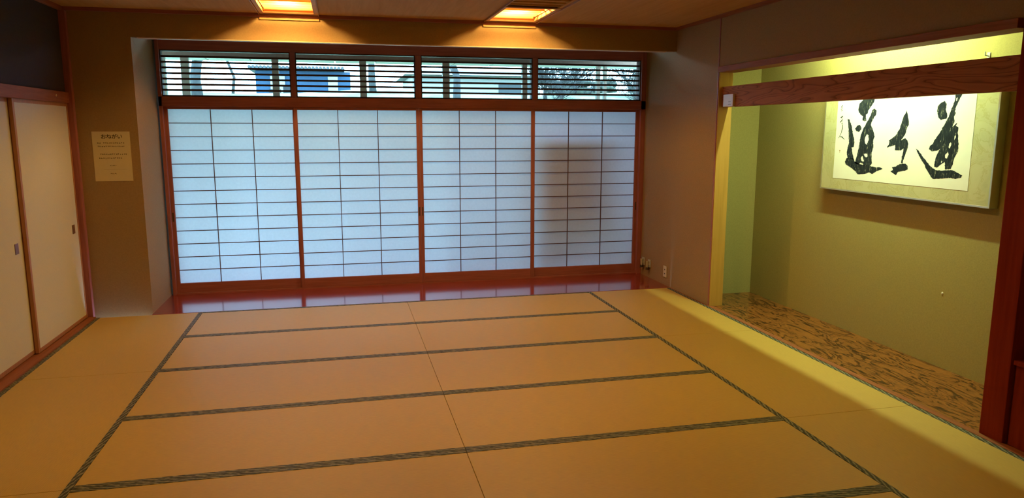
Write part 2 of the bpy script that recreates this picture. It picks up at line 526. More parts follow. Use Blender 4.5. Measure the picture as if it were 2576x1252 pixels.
# ------------------------------------------------------------------ shoji screens
SH = [(-0.378, 0.846, 0), (0.836, 2.092, 1), (2.094, 3.345, 1), (3.322, 4.565, 0)]
PAP = [(-0.345, 0.822), (0.868, 2.062), (2.124, 3.304), (3.345, 4.527)]
slab = ['at the left jamb of the bay', 'left of the centre meeting stiles', 'right of the centre meeting stiles', 'at the right jamb, dark shape showing through']
for i, ((a, b_, tr), (p0, p1)) in enumerate(zip(SH, PAP)):
    y0 = YS + 0.004 if tr else YS + 0.034
    y1 = y0 + 0.028
    root = empty('shoji_screen', ((a + b_) / 2, (y0 + y1) / 2, 0.014))
    loc = root.location
    mb = MB()
    st = []
    for s0, s1 in ((a, p0), (p1, b_)):
        f = MB().box(s0, s1, y0, y1, 0.014, 1.868, 0.001).build('stile', M['red_wood_z'], root); f.location = -loc; st.append(f)
    mb = MB(); mb.box(p0, p1, y0 + 0.001, y1, 0.014, 0.112, 0.001)
    f = mb.build('bottom_rail', M['red_wood_x'], root); f.location = -loc
    mb = MB(); mb.box(p0, p1, y0 + 0.001, y1, 1.842, 1.868, 0.001)
    f = mb.build('top_rail', M['red_wood_x'], root); f.location = -loc
    mb = MB()
    yl0, yl1 = y0 + 0.006, y0 + 0.018
    t = 0.0036
    for k in range(1, 13):
        z = 0.112 + (1.842 - 0.112) * k / 13
        mb.box(p0, p1, yl0, yl1, z - t, z + t)
    for k in (1, 2):
        x = p0 + (p1 - p0) * k / 3
        mb.box(x - t, x + t, yl0, yl1, 0.112, 1.842)
    f = mb.build('lattice', M['lattice'], root); f.location = -loc
    mb = MB(); mb.box(p0, p1, y0 + 0.0185, y0 + 0.0190, 0.112, 1.842)
    f = mb.build('paper', M['shoji'], root); f.location = -loc
    px = {0: (a + 0.006, a + 0.020), 1: (b_ - 0.022, b_ - 0.008), 2: (a + 0.010, a + 0.022), 3: (b_ - 0.02, b_ - 0.007)}[i]
    mb = MB(); mb.box(px[0], px[1], y0 - 0.0012, y0 + 0.002, 0.74, 0.83, 0.0005)
    mb.build('finger_pull', M['dark_rubber'], st[0 if i in (0, 2) else 1])
    tag(root, f'white paper screen with brown lattice, {slab[i]}', 'shoji screen', 'paper lattice screens in the window bay')

# ------------------------------------------------------------------ fusuma doors on the left wall
def fusuma(y0, y1, xf, label):
    root = empty('fusuma_door', (xf - 0.012, (y0 + y1) / 2, 0.012)); loc = root.location
    mb = MB(); mb.box(xf - 0.024, xf - 0.002, y0 + 0.03, y1 - 0.03, 0.04, 1.845)
    f = pnl = mb.build('papered_panel', M['fusuma'], root); f.location = -loc
    mb = MB()
    mb.box(xf - 0.026, xf, y0, y0 + 0.032, 0.012, 1.866, 0.002); mb.box(xf - 0.026, xf, y1 - 0.030, y1, 0.012, 1.866, 0.002)
    mb.box(xf - 0.026, xf, y0 + 0.032, y1 - 0.030, 0.012, 0.042, 0.002); mb.box(xf - 0.026, xf, y0 + 0.032, y1 - 0.030, 1.838, 1.866, 0.002)
    f = mb.build('frame', M['fusuma_frame'], root); f.location = -loc
    yp = y1 - 0.135
    mb = MB()
    mb.box(xf - 0.006, xf + 0.002, yp - 0.028, yp + 0.028, 0.775, 0.850, 0.001)
    mb.build('finger_pull', M['fusuma_pull'], pnl)
    tag(root, label, 'sliding door', 'papered sliding doors on the left wall')
    return root
fusuma(-1.085, 0.0, -0.949, 'cream papered sliding door touching the plaster wall with the notice')
fusuma(-2.17, -1.055, -0.979, 'cream papered sliding door cut off by the photo edge, behind its neighbour')
fusuma(-3.25, -2.145, -0.949, 'cream papered sliding door third from the plaster corner, outside the photo')
fusuma(-4.33, -3.22, -0.979, 'cream papered sliding door fourth from the plaster corner, outside the photo')
wall('wall_left_rear', [(-1.02, -0.955, YB, -4.33, 0.0, 1.866)], M['plaster'])
# small screw head and paper scrap on the rail
tag(MB().cyl((XL + 0.019, -0.30, 1.918), (XL + 0.026, -0.30, 1.918), 0.010, seg=12).build('wall_hook', M['white_plastic']),
    'tiny pale hook on the rail above the sliding doors', 'hook')

# ------------------------------------------------------------------ ceiling lamps
def ceiling_lamp(x, yf, label, group):
    """recessed wooden box with louvre slats and a bulb above them; origin at the front edge of the opening"""
    root = empty('ceiling_lamp', (x, yf, ZC))
    h, L_ = 0.2125, LAMP_L
    mb = MB()
    zb, zt = -0.006, 0.0
    mb.box(-0.247, 0.247, 0.0, 0.085, zb, zt, 0.0008)
    mb.box(-0.247, 0.247, -L_ - 0.036, -L_, zb, zt, 0.0008)
    mb.box(-0.247, -h, -L_, 0.0, zb, zt, 0.0008)
    mb.box(h, 0.247, -L_, 0.0, zb, zt, 0.0008)
    mb.box(-0.255, 0.255, 0.085, 0.097, -0.052, zt, 0.001)
    mb.build('frame', M['lamp_wood'], root)
    mb = MB()
    z0, z1 = -0.004, 0.30
    e = 0.008
    mb.box(-h - e, -h, -L_ - e, e, z0, z1); mb.box(h, h + e, -L_ - e, e, z0, z1)
    mb.box(-h, h, 0, e, z0, z1); mb.box(-h, h, -L_ - e, -L_, z0, z1)
    mb.box(-h - e, h + e, -L_ - e, e, z1, z1 + 0.01)
    mb.build('lamp_box', M['lamp_wood'], root)
    mb = MB()
    for k in (-0.085, -0.19, -0.295, -0.40, -0.505, -0.61):
        mb.box(-h, h, k - 0.004, k + 0.004, 0.030, 0.052)
    mb.box(-h, -h + 0.008, -L_, 0, 0.028, 0.054); mb.box(h - 0.008, h, -L_, 0, 0.028, 0.054)
    mb.build('louvre', M['lamp_wood'], root)
    mb = MB(); mb.sphere((0, -0.34, 0.125), 0.042, 0.042, 0.036)
    mb.build('bulb', M['bulb'], root)
    mb = MB(); mb.cyl((0, -0.34, 0.158), (0, -0.34, 0.30), 0.02)
    mb.build('socket', M['white_plastic'], root)
    tag(root, label, 'ceiling lamp', group)
    return root
G = 'louvred lamps recessed in the ceiling'
first = ceiling_lamp(0.88, LAMP_Y[0], 'lit louvred ceiling lamp by the window wall, nearer the sliding doors', G)
lbl = {(1, 0): 'lit louvred ceiling lamp by the window wall, nearer the calligraphy alcove'}
for i, y in enumerate(LAMP_Y):
    for j, x in enumerate((0.88, 2.885)):
        if i == 0 and j == 0: continue
        c = copy_tree(first)
        c.location = (x, y, ZC)
        if i:  # back rows: unseen lamps added to light the room
            for ch in c.children:
                if ch.name.startswith('bulb'):
                    ch.data = ch.data.copy(); ch.data.materials[0] = M['bulb_room' if i == 1 else 'bulb_far']
        if i == 0:
            c['label'] = lbl[(1, 0)]
        else:
            c['label'] = f'lit louvred ceiling lamp outside the photo, {["", "second", "third", "fourth"][i]} from the window on the {["sliding door", "alcove"][j]} side'

# ------------------------------------------------------------------ alcove joinery
mb = MB(); mb.box(XR - 0.012, XR + 0.16, -3.83, -0.82, 2.155, 2.205, 0.002)
struct(mb.build('trim_14', M['red_wood_y']))
mb = MB(); mb.box(XR - 0.005, XR + 0.004, -0.826, -0.812, 0.0, ZC - 0.03)
struct(mb.build('trim_15', M['red_wood_z']))
mb = MB(); mb.box(XR + 0.001, XR + 0.134, -0.838, -0.820, 0.0, 2.155, 0.001)
struct(mb.build('trim_16', M['post_wood']))
mb = MB(); mb.box(4.655, 4.72, -3.83, -0.838, 1.848, 2.028, 0.003)
struct(mb.build('alcove_beam', M['beam'], origin=(4.66, -2.3, 1.94)), 'wavy-grained wooden beam across the alcove opening')
mb = MB(); mb.box(4.645, 4.79, -3.975, -3.83, 0.0, 2.205, 0.006)
struct(mb.build('alcove_pillar', M['dark_post']), 'dark red-brown square pillar at the end of the alcove')
mb = MB(); mb.box(4.67, 4.79, -6.10, -3.985, 0.0, 0.44, 0.004)
mb.box(4.655, 4.795, -6.10, -3.982, 0.44, 0.465, 0.003)
tag(mb.build('low_cabinet', M['dark_post'], origin=(4.75, -5.0, 0.0)), 'low dark wooden cabinet side beyond the alcove pillar', 'cabinet')

# fluorescent lamp behind the lintel
root = empty('alcove_lamp', (4.86, -2.22, 2.5))
mb = MB(); mb.cyl((0, -0.60, 0), (0, 0.60, 0), 0.014, seg=16); mb.build('tube', M['tube'], root)
mb = MB(); mb.box(-0.03, 0.03, -0.64, 0.64, 0.16, 0.219, 0.004)
for s in (-1, 1): mb.box(-0.012, 0.012, s * 0.615 - 0.014, s * 0.615 + 0.014, -0.02, 0.17, 0.002)
mb.build('lamp_holder', M['white_plastic'], root)
tag(root, 'fluorescent tube lamp hidden above the alcove opening', 'lamp')

# ------------------------------------------------------------------ framed calligraphy
CAL = {'left':([[(-1.9605,1.9058),(-2.0603,1.9072),(-2.0514,1.8563),(-2.0265,1.8284),(-1.9944,1.7947),(-1.9925,1.7745),(-1.9726,1.7632),(-1.9822,1.7165),(-1.9613,1.7126),(-1.939,1.7199),(-1.9393,1.7551),(-1.9076,1.7674),(-1.8821,1.8003),(-1.8913,1.8501),(-1.9136,1.8669)],[(-1.8607,1.6552),(-1.8827,1.679),(-1.9124,1.6877),(-1.9321,1.667),(-1.9301,1.6464),(-1.91,1.6315),(-1.8785,1.6386)],[(-1.7669,1.7369),(-1.7876,1.7306),(-1.8211,1.6732),(-1.8472,1.6013),(-1.866,1.5536),(-1.8618,1.5114),(-1.8353,1.5078),(-1.848,1.4749),(-1.8662,1.4332),(-1.8727,1.4154),(-1.8,1.4186),(-1.7847,1.473),(-1.7897,1.5097),(-1.8018,1.5404),(-1.7918,1.6129),(-1.7798,1.6794)],[(-1.7703,1.3959),(-1.7859,1.4211),(-1.872,1.4214),(-1.8833,1.4007),(-1.9427,1.3823),(-2.0045,1.3722),(-2.0552,1.3746),(-2.1062,1.3666),(-2.1799,1.3657),(-2.201,1.357),(-2.1659,1.3465),(-2.1344,1.3361),(-2.0957,1.3135),(-2.0527,1.3227),(-2.0117,1.3085),(-1.9344,1.3009),(-1.8962,1.3259),(-1.8298,1.3558),(-1.7819,1.375)],[(-2.0398,1.7994),(-2.0636,1.8073),(-2.0858,1.7925),(-2.085,1.764),(-2.0633,1.7386),(-2.0421,1.7072),(-2.0364,1.6842),(-2.0557,1.661),(-2.0878,1.5977),(-2.0763,1.5687),(-2.0829,1.5109),(-2.0687,1.4757),(-2.0747,1.4234),(-2.0822,1.3946),(-2.0637,1.3732),(-2.0047,1.3704),(-1.9434,1.3764),(-1.8894,1.3859),(-1.9084,1.4528),(-1.9198,1.5069),(-1.9315,1.5961),(-1.955,1.6552),(-1.9917,1.7077),(-2.0278,1.7593)]],[[(-1.9838,1.5908),(-2.0023,1.6144),(-2.0202,1.6058),(-2.0246,1.5679),(-2.0117,1.5326),(-1.9891,1.5439),(-1.9805,1.5673)],[(-1.9857,1.4613),(-2.0194,1.4653),(-2.0285,1.4451),(-2.01,1.4356),(-1.992,1.4438)],[(-1.9384,1.3821),(-1.9501,1.3946),(-1.9813,1.3871),(-1.9915,1.3727),(-1.9613,1.3725)],[(-1.9529,1.4305),(-1.9702,1.446),(-1.9812,1.4256),(-1.9938,1.4054),(-1.9796,1.4018),(-1.9614,1.41)]]),'middle':([[(-2.3938,1.7895),(-2.3999,1.7689),(-2.4175,1.7254),(-2.4256,1.6876),(-2.4105,1.6606),(-2.4034,1.628),(-2.3783,1.5896),(-2.3582,1.5701),(-2.4042,1.5899),(-2.4245,1.5739),(-2.4343,1.5523),(-2.4345,1.5197),(-2.4231,1.4921),(-2.4123,1.4589),(-2.4008,1.4309),(-2.3997,1.4088),(-2.3814,1.4052),(-2.384,1.4468),(-2.3937,1.4912),(-2.3945,1.5159),(-2.3667,1.4987),(-2.3097,1.4998),(-2.3089,1.5388),(-2.2715,1.5296),(-2.2261,1.5173),(-2.2459,1.5487),(-2.2394,1.5711),(-2.2727,1.5856),(-2.315,1.6165),(-2.3407,1.6552),(-2.3543,1.699),(-2.3677,1.7424),(-2.3867,1.7691)],[(-2.2934,1.3759),(-2.3313,1.3806),(-2.3705,1.402),(-2.4221,1.4071),(-2.4457,1.3945),(-2.4526,1.3675),(-2.4135,1.3543),(-2.362,1.3459),(-2.3385,1.3194),(-2.3101,1.3318),(-2.2815,1.3443),(-2.3075,1.3541)]],[]),'right':([[(-2.6716,1.7724),(-2.6744,1.8084),(-2.7034,1.8323),(-2.7303,1.8412),(-2.7481,1.8199),(-2.7438,1.7872),(-2.7603,1.7486),(-2.7584,1.724),(-2.7241,1.719),(-2.7107,1.7136),(-2.687,1.7333)],[(-2.8156,1.9035),(-2.8782,1.9004),(-2.8516,1.8485),(-2.8301,1.8065),(-2.8209,1.7718),(-2.8307,1.7581),(-2.8185,1.7367),(-2.8265,1.6988),(-2.8132,1.669),(-2.8517,1.6958),(-2.8396,1.6743),(-2.862,1.6662),(-2.8627,1.623),(-2.8726,1.5799),(-2.8799,1.5097),(-2.8631,1.482),(-2.8503,1.4487),(-2.8441,1.4155),(-2.8336,1.3902),(-2.7857,1.3849),(-2.7783,1.4347),(-2.7467,1.4165),(-2.714,1.3924),(-2.6918,1.397),(-2.6913,1.4309),(-2.7038,1.4765),(-2.7268,1.522),(-2.7001,1.5073),(-2.6573,1.5021),(-2.6299,1.5167),(-2.6382,1.5396),(-2.6619,1.5542),(-2.6701,1.5769),(-2.7076,1.6221),(-2.7488,1.6884),(-2.7768,1.7428),(-2.7976,1.7966),(-2.8127,1.8393)],[(-2.5115,1.5176),(-2.5295,1.5082),(-2.5804,1.4636),(-2.6301,1.4225),(-2.6628,1.3955),(-2.7089,1.3752),(-2.7728,1.3759),(-2.8344,1.3831),(-2.8764,1.3733),(-2.9325,1.3521),(-2.9243,1.338),(-2.8823,1.3254),(-2.8406,1.3326),(-2.7861,1.3247),(-2.7444,1.318),(-2.6872,1.3143),(-2.6544,1.3436),(-2.6245,1.3764),(-2.6019,1.4098),(-2.5589,1.4541),(-2.532,1.488)]],[[(-2.7995,1.5569),(-2.8119,1.5681),(-2.8179,1.5463),(-2.8104,1.5242),(-2.7994,1.5294)],[(-2.7743,1.4789),(-2.7955,1.5045),(-2.8047,1.4855),(-2.7943,1.4575),(-2.7781,1.4596)],[(-2.745,1.4304),(-2.7507,1.4418),(-2.7583,1.4377),(-2.7492,1.425)],[(-2.8378,1.6066),(-2.8479,1.6338),(-2.8492,1.5959),(-2.8391,1.5794)],[(-2.8222,1.855),(-2.8355,1.8609),(-2.8314,1.8397),(-2.8238,1.8362)]]),'sig':[[(-1.6927,1.8444),(-1.6793,1.8282),(-1.6964,1.8259),(-1.6757,1.8099),(-1.697,1.8057),(-1.6811,1.7969)],[(-1.6772,1.7453),(-1.707,1.7559),(-1.6888,1.7433),(-1.7052,1.732),(-1.6759,1.7065),(-1.7023,1.7229),(-1.6974,1.6915),(-1.7085,1.7025)],[(-1.7098,1.6915),(-1.7095,1.6582),(-1.6996,1.6212),(-1.6729,1.5801)],[(-1.6887,1.5914),(-1.7144,1.5898),(-1.7447,1.5698)]]}
pf = empty('framed_calligraphy', (XA, -2.3, 1.155)); pl = pf.location
PY0, PY1, PZ0, PZ1 = -3.164, -1.475, 1.155, 2.06
def pbuild(mb, name, mat, parent=pf):
    f = mb.build(name, mat, parent)
    f.location = -pl if parent is pf else (0, 0, 0)
    return f
M['gilt'] = flat('champagne_metal', (0.60, 0.56, 0.38), 0.3, 0.7, 0.03)
def mount_mat():
    mt, nt, b, N, L = new_mat('gold_flecked_silk')
    v = texco(nt)
    n = noise(nt, v, 6, 5, 0.6, 1.5)
    c = ramp(nt, n, [(0.35, (0.46, 0.45, 0.25)), (0.47, (0.52, 0.50, 0.29)), (0.50, (0.45, 0.42, 0.20)), (0.53, (0.53, 0.51, 0.30)), (0.7, (0.55, 0.53, 0.32))])
    L.new(c, b.inputs['Base Color']); b.inputs['Roughness'].default_value = 0.5
    return mt
M['mount'] = mount_mat()
M['xuan'] = flat('calligraphy_paper', (0.88, 0.88, 0.86), 0.85, var=0.04, scale=3)
mb = MB(); w = 0.014; xf = XA - 0.066
mb.box(xf, XA - 0.001, PY0, PY1, PZ0, PZ0 + w, 0.002); mb.box(xf, XA - 0.001, PY0, PY1, PZ1 - w, PZ1, 0.002)
mb.box(xf, XA - 0.001, PY0, PY0 + w, PZ0 + w, PZ1 - w, 0.002); mb.box(xf, XA - 0.001, PY1 - w, PY1, PZ0 + w, PZ1 - w, 0.002)
pbuild(mb, 'frame', M['gilt'])
mb = MB(); mb.box(xf + 0.003, XA - 0.002, PY0 + w, PY1 - w, PZ0 + w, PZ1 - w); pbuild(mb, 'mount', M['mount'])
xp = xf + 0.0015
SY0, SY1, SZ0, SZ1 = -2.985, -1.635, 1.254, 1.97
mb = MB(); mb.box(xp, xf + 0.003, SY0, SY1, SZ0, SZ1); pbuild(mb, 'writing_paper', M['xuan'])
def brush_ink():
    mt, nt, bb, N, L = new_mat('brush_ink')
    n = noise(nt, texco(nt, 'Object', (1, 55, 14)), 1.6, 5, 0.65, 0.6)
    L.new(ramp(nt, n, [(0.30, (0.010, 0.013, 0.022)), (0.54, (0.020, 0.026, 0.040)), (0.62, (0.05, 0.06, 0.06)), (0.67, (0.36, 0.36, 0.32))]), bb.inputs['Base Color'])
    bb.inputs['Roughness'].default_value = 0.9
    bb.inputs['Specular IOR Level'].default_value = 0.05
    return mt
M['brush_ink'] = brush_ink()
def jag(poly, amp, rnd):
    out = []
    n = len(poly)
    for i in range(n):
        a, b_ = Vector((*poly[i], 0)), Vector((*poly[(i + 1) % n], 0))
        L_ = (b_ - a).length
        k = max(1, int(L_ / 0.008))
        d = (b_ - a) / k
        nn = Vector((-d.y, d.x, 0)).normalized() if L_ > 0 else Vector((0, 0, 0))
        for j in range(k):
            p = a + d * j + nn * (rnd.gauss(0, amp) if j else 0)
            out.append((p.x, p.y))
    return out
def filled(polys, holes, x0, x1, amp=0.0012, seed=1):
    """brush shapes: outlines with holes, filled and given the thickness of dried ink"""
    rnd = random.Random(seed)
    bm = bmesh.new()
    for pi, poly in enumerate(polys):
        hs = [h for h in holes if pi == h[0]]
        edges = []
        for loop in [poly] + [h[1] for h in hs]:
            lp = jag(loop, amp, rnd)
            vs = [bm.verts.new((x0, y, z)) for y, z in lp]
            for i in range(len(vs)):
                edges.append(bm.edges.new((vs[i], vs[(i + 1) % len(vs)])))
        bmesh.ops.triangle_fill(bm, use_beauty=True, use_dissolve=False, edges=edges, normal=(1, 0, 0))
    r = bmesh.ops.extrude_face_region(bm, geom=list(bm.faces))
    bmesh.ops.translate(bm, vec=(x1 - x0, 0, 0), verts=[v for v in r['geom'] if isinstance(v, bmesh.types.BMVert)])
    bmesh.ops.recalc_face_normals(bm, faces=bm.faces)
    mb = MB(); mb.add(bm)
    return mb
def inside(pt, poly):
    x, y = pt; c = False
    for i in range(len(poly)):
        (x1, y1), (x2, y2) = poly[i], poly[i - 1]
        if (y1 > y) != (y2 > y) and x < (x2 - x1) * (y - y1) / (y2 - y1) + x1: c = not c
    return c
for n, key in enumerate(('left', 'middle', 'right')):
    polys, holes = CAL[key]
    hh = []
    for h in holes:
        c = (sum(p[0] for p in h) / len(h), sum(p[1] for p in h) / len(h))
        for pi, poly in enumerate(polys):
            if inside(c, poly): hh.append((pi, h)); break
    pbuild(filled(polys, hh, xp - 0.0001, xp - 0.0007, 0.0014, 5 + n), 'brush_character', M['brush_ink'])
def stroke_poly(pts, w0, w1):
    n = len(pts); Lp, Rp = [], []
    for i, p in enumerate(pts):
        a = pts[max(0, i - 1)]; b_ = pts[min(n - 1, i + 1)]
        d = Vector((b_[0] - a[0], b_[1] - a[1])).normalized()
        w_ = w0 + (w1 - w0) * i / (n - 1)
        w_ *= (0.8, 1.25, 0.7)[i % 3]
        Lp.append((p[0] - d.y * w_, p[1] + d.x * w_)); Rp.append((p[0] + d.y * w_, p[1] - d.x * w_))
    return Lp, Rp
mb = MB()
for si, pts in enumerate(CAL['sig']):
    if si == 1:
        pbuild(mb, 'signature', M['ink']); mb = MB()
    Lp, Rp = stroke_poly(pts, 0.0042, 0.0032)
    for i in range(len(pts) - 1):
        vs = [mb.bm.verts.new((xp - 0.0006, *q)) for q in (Lp[i], Lp[i + 1], Rp[i + 1], Rp[i])]
        mb.bm.faces.new(vs)
pbuild(mb, 'signature', M['ink'])
M['seal'] = flat('faded_seal_red', (0.50, 0.30, 0.17), 0.8)
mb = MB(); mb.box(xp - 0.0005, xp, -1.705, -1.690, 1.476, 1.482); mb.box(xp - 0.0005, xp, -1.700, -1.696, 1.462, 1.486)
pbuild(mb, 'seal', M['seal'])
tag(pf, 'framed black brush calligraphy with pale mount hanging on the alcove wall', 'framed calligraphy')

# nail hook and small scuff on the alcove wall
h = MB().cyl((XA - 0.03, -2.98, 2.118), (XA, -2.98, 2.112), 0.004, seg=8)
h.cyl((XA - 0.03, -2.98, 2.113), (XA - 0.03, -2.98, 2.140), 0.004, seg=8)
h.box(XA - 0.004, XA, -2.992, -2.968, 2.095, 2.135, 0.001)
tag(h.build('picture_hook', M['steel'], origin=(XA, -2.98, 2.118)), 'small metal hook on the alcove wall above the beam', 'hook')
h = MB().cyl((XA - 0.005, -2.80, 0.525), (XA, -2.80, 0.525), 0.006, 0.010, seg=10)
tag(h.build('push_pin', M['white_plastic'], origin=(XA, -2.80, 0.525)), 'tiny pale pin low on the alcove wall below the calligraphy', 'pin')

# controller on the beam
root = empty('wall_controller', (4.655, -0.98, 1.90)); 
mb = MB(); mb.box(-0.022, -0.001, -0.083, 0.083, -0.052, 0.056, 0.003); mb.build('cover', M['white_plastic'], root)
mb = MB(); mb.box(-0.0228, -0.0219, -0.052, -0.004, -0.033, -0.029); mb.box(-0.0228, -0.0219, -0.046, -0.008, -0.011, -0.008)
mb.build('display_lines', M['dark_rubber'], root)
tag(root, 'cream wall controller fixed to the end of the alcove beam', 'wall controller')

# fittings low on the right wall
for n, (yy, zz, lb) in enumerate(((0.70, 0.155, 'small grey capped wall tap closer to the paper screens'), (0.54, 0.155, 'small grey capped wall tap closer to the socket plate'))):
    root = empty('wall_tap', (XR, yy, zz))
    mb = MB(); mb.box(-0.012, -0.001, -0.034, 0.034, -0.035, 0.052, 0.004); mb.build('backplate', M['grey_plastic'], root)
    mb = MB(); mb.cyl((-0.030, 0, 0.035), (-0.030, 0, -0.035), 0.016, 0.011, seg=16); mb.box(-0.03, -0.01, -0.010, 0.010, -0.01, 0.03)
    mb.build('tap_body', M['grey_plastic'], root)
    mb = MB(); mb.cyl((-0.030, 0, -0.036), (-0.030, 0, -0.062), 0.019, 0.021, seg=16); mb.build('nozzle', M['dark_rubber'], root)
    tag(root, lb, 'wall tap', 'pair of capped taps low on the right wall')
root = empty('socket_plate', (XR, 0.135, 0.148))
mb = MB(); mb.box(-0.009, -0.001, -0.038, 0.038, -0.060, 0.060, 0.003); mb.build('cover', M['white_plastic'], root)
for z in (-0.022, 0.022):
    MB().box(-0.0100, -0.0088, -0.010, 0.009, z - 0.006, z + 0.006).build('socket', M['dark_rubber'], root)
tag(root, 'cream socket plate low on the plaster wall near the mats', 'socket plate')

# ------------------------------------------------------------------ notice on the left pier
root = empty('wall_notice', (-0.65, YF, 1.416))
mb = MB(); mb.box(-0.150, 0.150, -0.0016, -0.0004, -0.213, 0.213); mb.build('sheet', M['notice'], root)
cu = bpy.data.curves.new('title', 'FONT'); cu.body = 'おねがい'; cu.size = 0.043; cu.align_x = 'CENTER'; cu.align_y = 'CENTER'; cu.extrude = 0.0002; cu.offset = 0.0006
to = bpy.data.objects.new('title_tmp', cu); COL.objects.link(to)
dg = bpy.context.evaluated_depsgraph_get(); dg.update()
me = bpy.data.meshes.new_from_object(to.evaluated_get(dg))
bpy.data.objects.remove(to)
tt = bpy.data.objects.new('title', me); COL.objects.link(tt); me.materials.clear(); me.materials.append(M['ink_text'])
tt.parent = root; tt.rotation_euler = (math.pi / 2, 0, 0); tt.location = (0.005, -0.0020, 0.168)
mb = MB(); rn = random.Random(3)
def glyph(mb, x, z, s, dens):
    for _ in range(dens):
        if rn.random() < 0.6:
            zz = z + rn.uniform(-s, s) * 0.42; a = x - s * rn.uniform(.2, .42); b_ = x + s * rn.uniform(.2, .42)
            mb.box(a, b_, -0.0021, -0.0017, zz - 0.0011, zz + 0.0011)
        else:
            xx = x + rn.uniform(-s, s) * 0.35; a = z - s * rn.uniform(.2, .42); b_ = z + s * rn.uniform(.2, .42)
            mb.box(xx - 0.0011, xx + 0.0011, -0.0021, -0.0017, a, b_)
rows = [(0.116, -0.105, 0.100, (2,)), (0.086, -0.105, 0.100, ()), (0.020, -0.090, 0.118, ()), (-0.014, -0.100, 0.085, ())]
for z, x0, x1, skip in rows:
    mb = MB(); x = x0; i = 0
    while x < x1:
        if i not in skip: glyph(mb, x, z, 0.014, 4)
        x += 0.0155; i += 1
    mb.build('text_line', M['ink_text'], root)
for z, x0, x1 in ((-0.078, -0.022, 0.030), (-0.148, -0.022, 0.030)):
    x = x0; mb = MB()
    while x < x1: glyph(mb, x, z, 0.009, 3); x += 0.0105
    mb.build('text_line', M['ink_text'], root)
MB().box(-0.075, 0.110, -0.0021, -0.0017, -0.1125, -0.1119).build('ruled_line', M['ink_text'], root)
tag(root, 'printed paper notice taped to the plaster pier beside the sliding doors', 'notice')

# ------------------------------------------------------------------ outside
M['sash'] = flat('grey_sash', (0.50, 0.44, 0.30), 0.5)
M['sash_head'] = flat('brown_sash_head', (0.40, 0.28, 0.19), 0.6)
M['soffit'] = flat('eave_board', (0.36, 0.35, 0.27), 0.8, var=0.03)
M['veranda'] = flat('veranda_plank', (0.30, 0.22, 0.16), 0.7)
# veranda between screens and outer glazing
mb = MB(); mb.box(-1.3, 5.2, 1.02, 1.46, -0.08, -0.02); struct(mb.build('veranda_floor', M['veranda']))
mb = MB(); mb.box(-1.3, 5.2, 1.0, 1.46, 2.52, 2.60); struct(mb.build('veranda_ceiling', M['soffit']))
mb = MB(); mb.box(-1.3, 5.2, 1.37, 1.43, 2.392, 2.450); mb.box(-1.3, 5.2, 1.35, 1.45, -0.02, 0.03)
struct(mb.build('trim_17', M['sash_head']))
mb = MB(); mb.box(-1.3, 5.2, 1.36, 1.44, 2.450, 2.60)
struct(mb.build('trim_18', M['soffit']))
mb = MB()
for a, b_ in ((-0.483, -0.449), (-0.299, -0.222), (0.601, 0.670), (1.514, 1.587), (2.425, 2.502), (3.346, 3.403), (4.251, 4.291), (4.341, 4.371)):
    mb.box(a, b_, 1.37, 1.43, 0.03, 2.392)
f = mb.build('window_5', M['sash']); struct(f, 'grey outer window posts beyond the transoms')
mb = MB(); mb.box(-1.3, 5.2, 1.399, 1.402, 0.03, 2.392); g = mb.build('glass', M['glass'], f)
mb = MB()
mb.box(-1.3, 5.2, 2.0 + 0.35, 3.25, 2.525, 2.56)
for k in range(13): pass
struct(mb.build('eave_soffit', M['soffit'])) if False else mb.bm.free()
# eave soffit made of square boards
mb = MB()
for i in range(14):
    for j in range(4):
        x = -1.6 + i * 0.52 + (0.26 if j % 2 else 0); y = 1.47 + j * 0.455
        mb.box(x, x + 0.505, y, y + 0.445, 2.515, 2.54)
mb.box(-1.8, 6.2, 1.46, 3.30, 2.541, 2.60)
o = mb.build('eave_ceiling', M['soffit']); struct(o, 'pale boarded eave seen through the transoms')

M['outwall'] = plaster('grey_brown_blocker_wall', (0.12, 0.10, 0.08))
struct(MB().box(2.7, 6.2, 3.0, 3.14, -0.4, 1.75).build('wall_daylight_blocker', M['outwall']))  # unseen wall added outside to dim the right-hand paper screens
struct(MB().box(5.22, 5.40, 1.46, 2.35, -0.4, 2.52).build('wall_side_blocker', M['outwall']))  # unseen side wall, also added to hold daylight off those screens
# unseen cupboard added on the veranda to darken part of the right-hand screen
M['cup'] = flat('brown_cupboard', (0.62, 0.50, 0.42), 0.7)
root = empty('storage_cabinet', (3.86, 1.17, -0.02))
mb = MB(); mb.box(-0.60, 0.36, 0.0, 0.17, 0.58, 1.62, 0.01); mb.build('body', M['cup'], root)
for sx in (-0.57, 0.33):
    for sy in (0.03, 0.14): MB().box(sx - 0.02, sx + 0.02, sy - 0.02, sy + 0.02, 0, 0.52).build('leg', M['cup'], root)
tag(root, 'dark cupboard shape showing through the rightmost paper screen', 'cupboard')

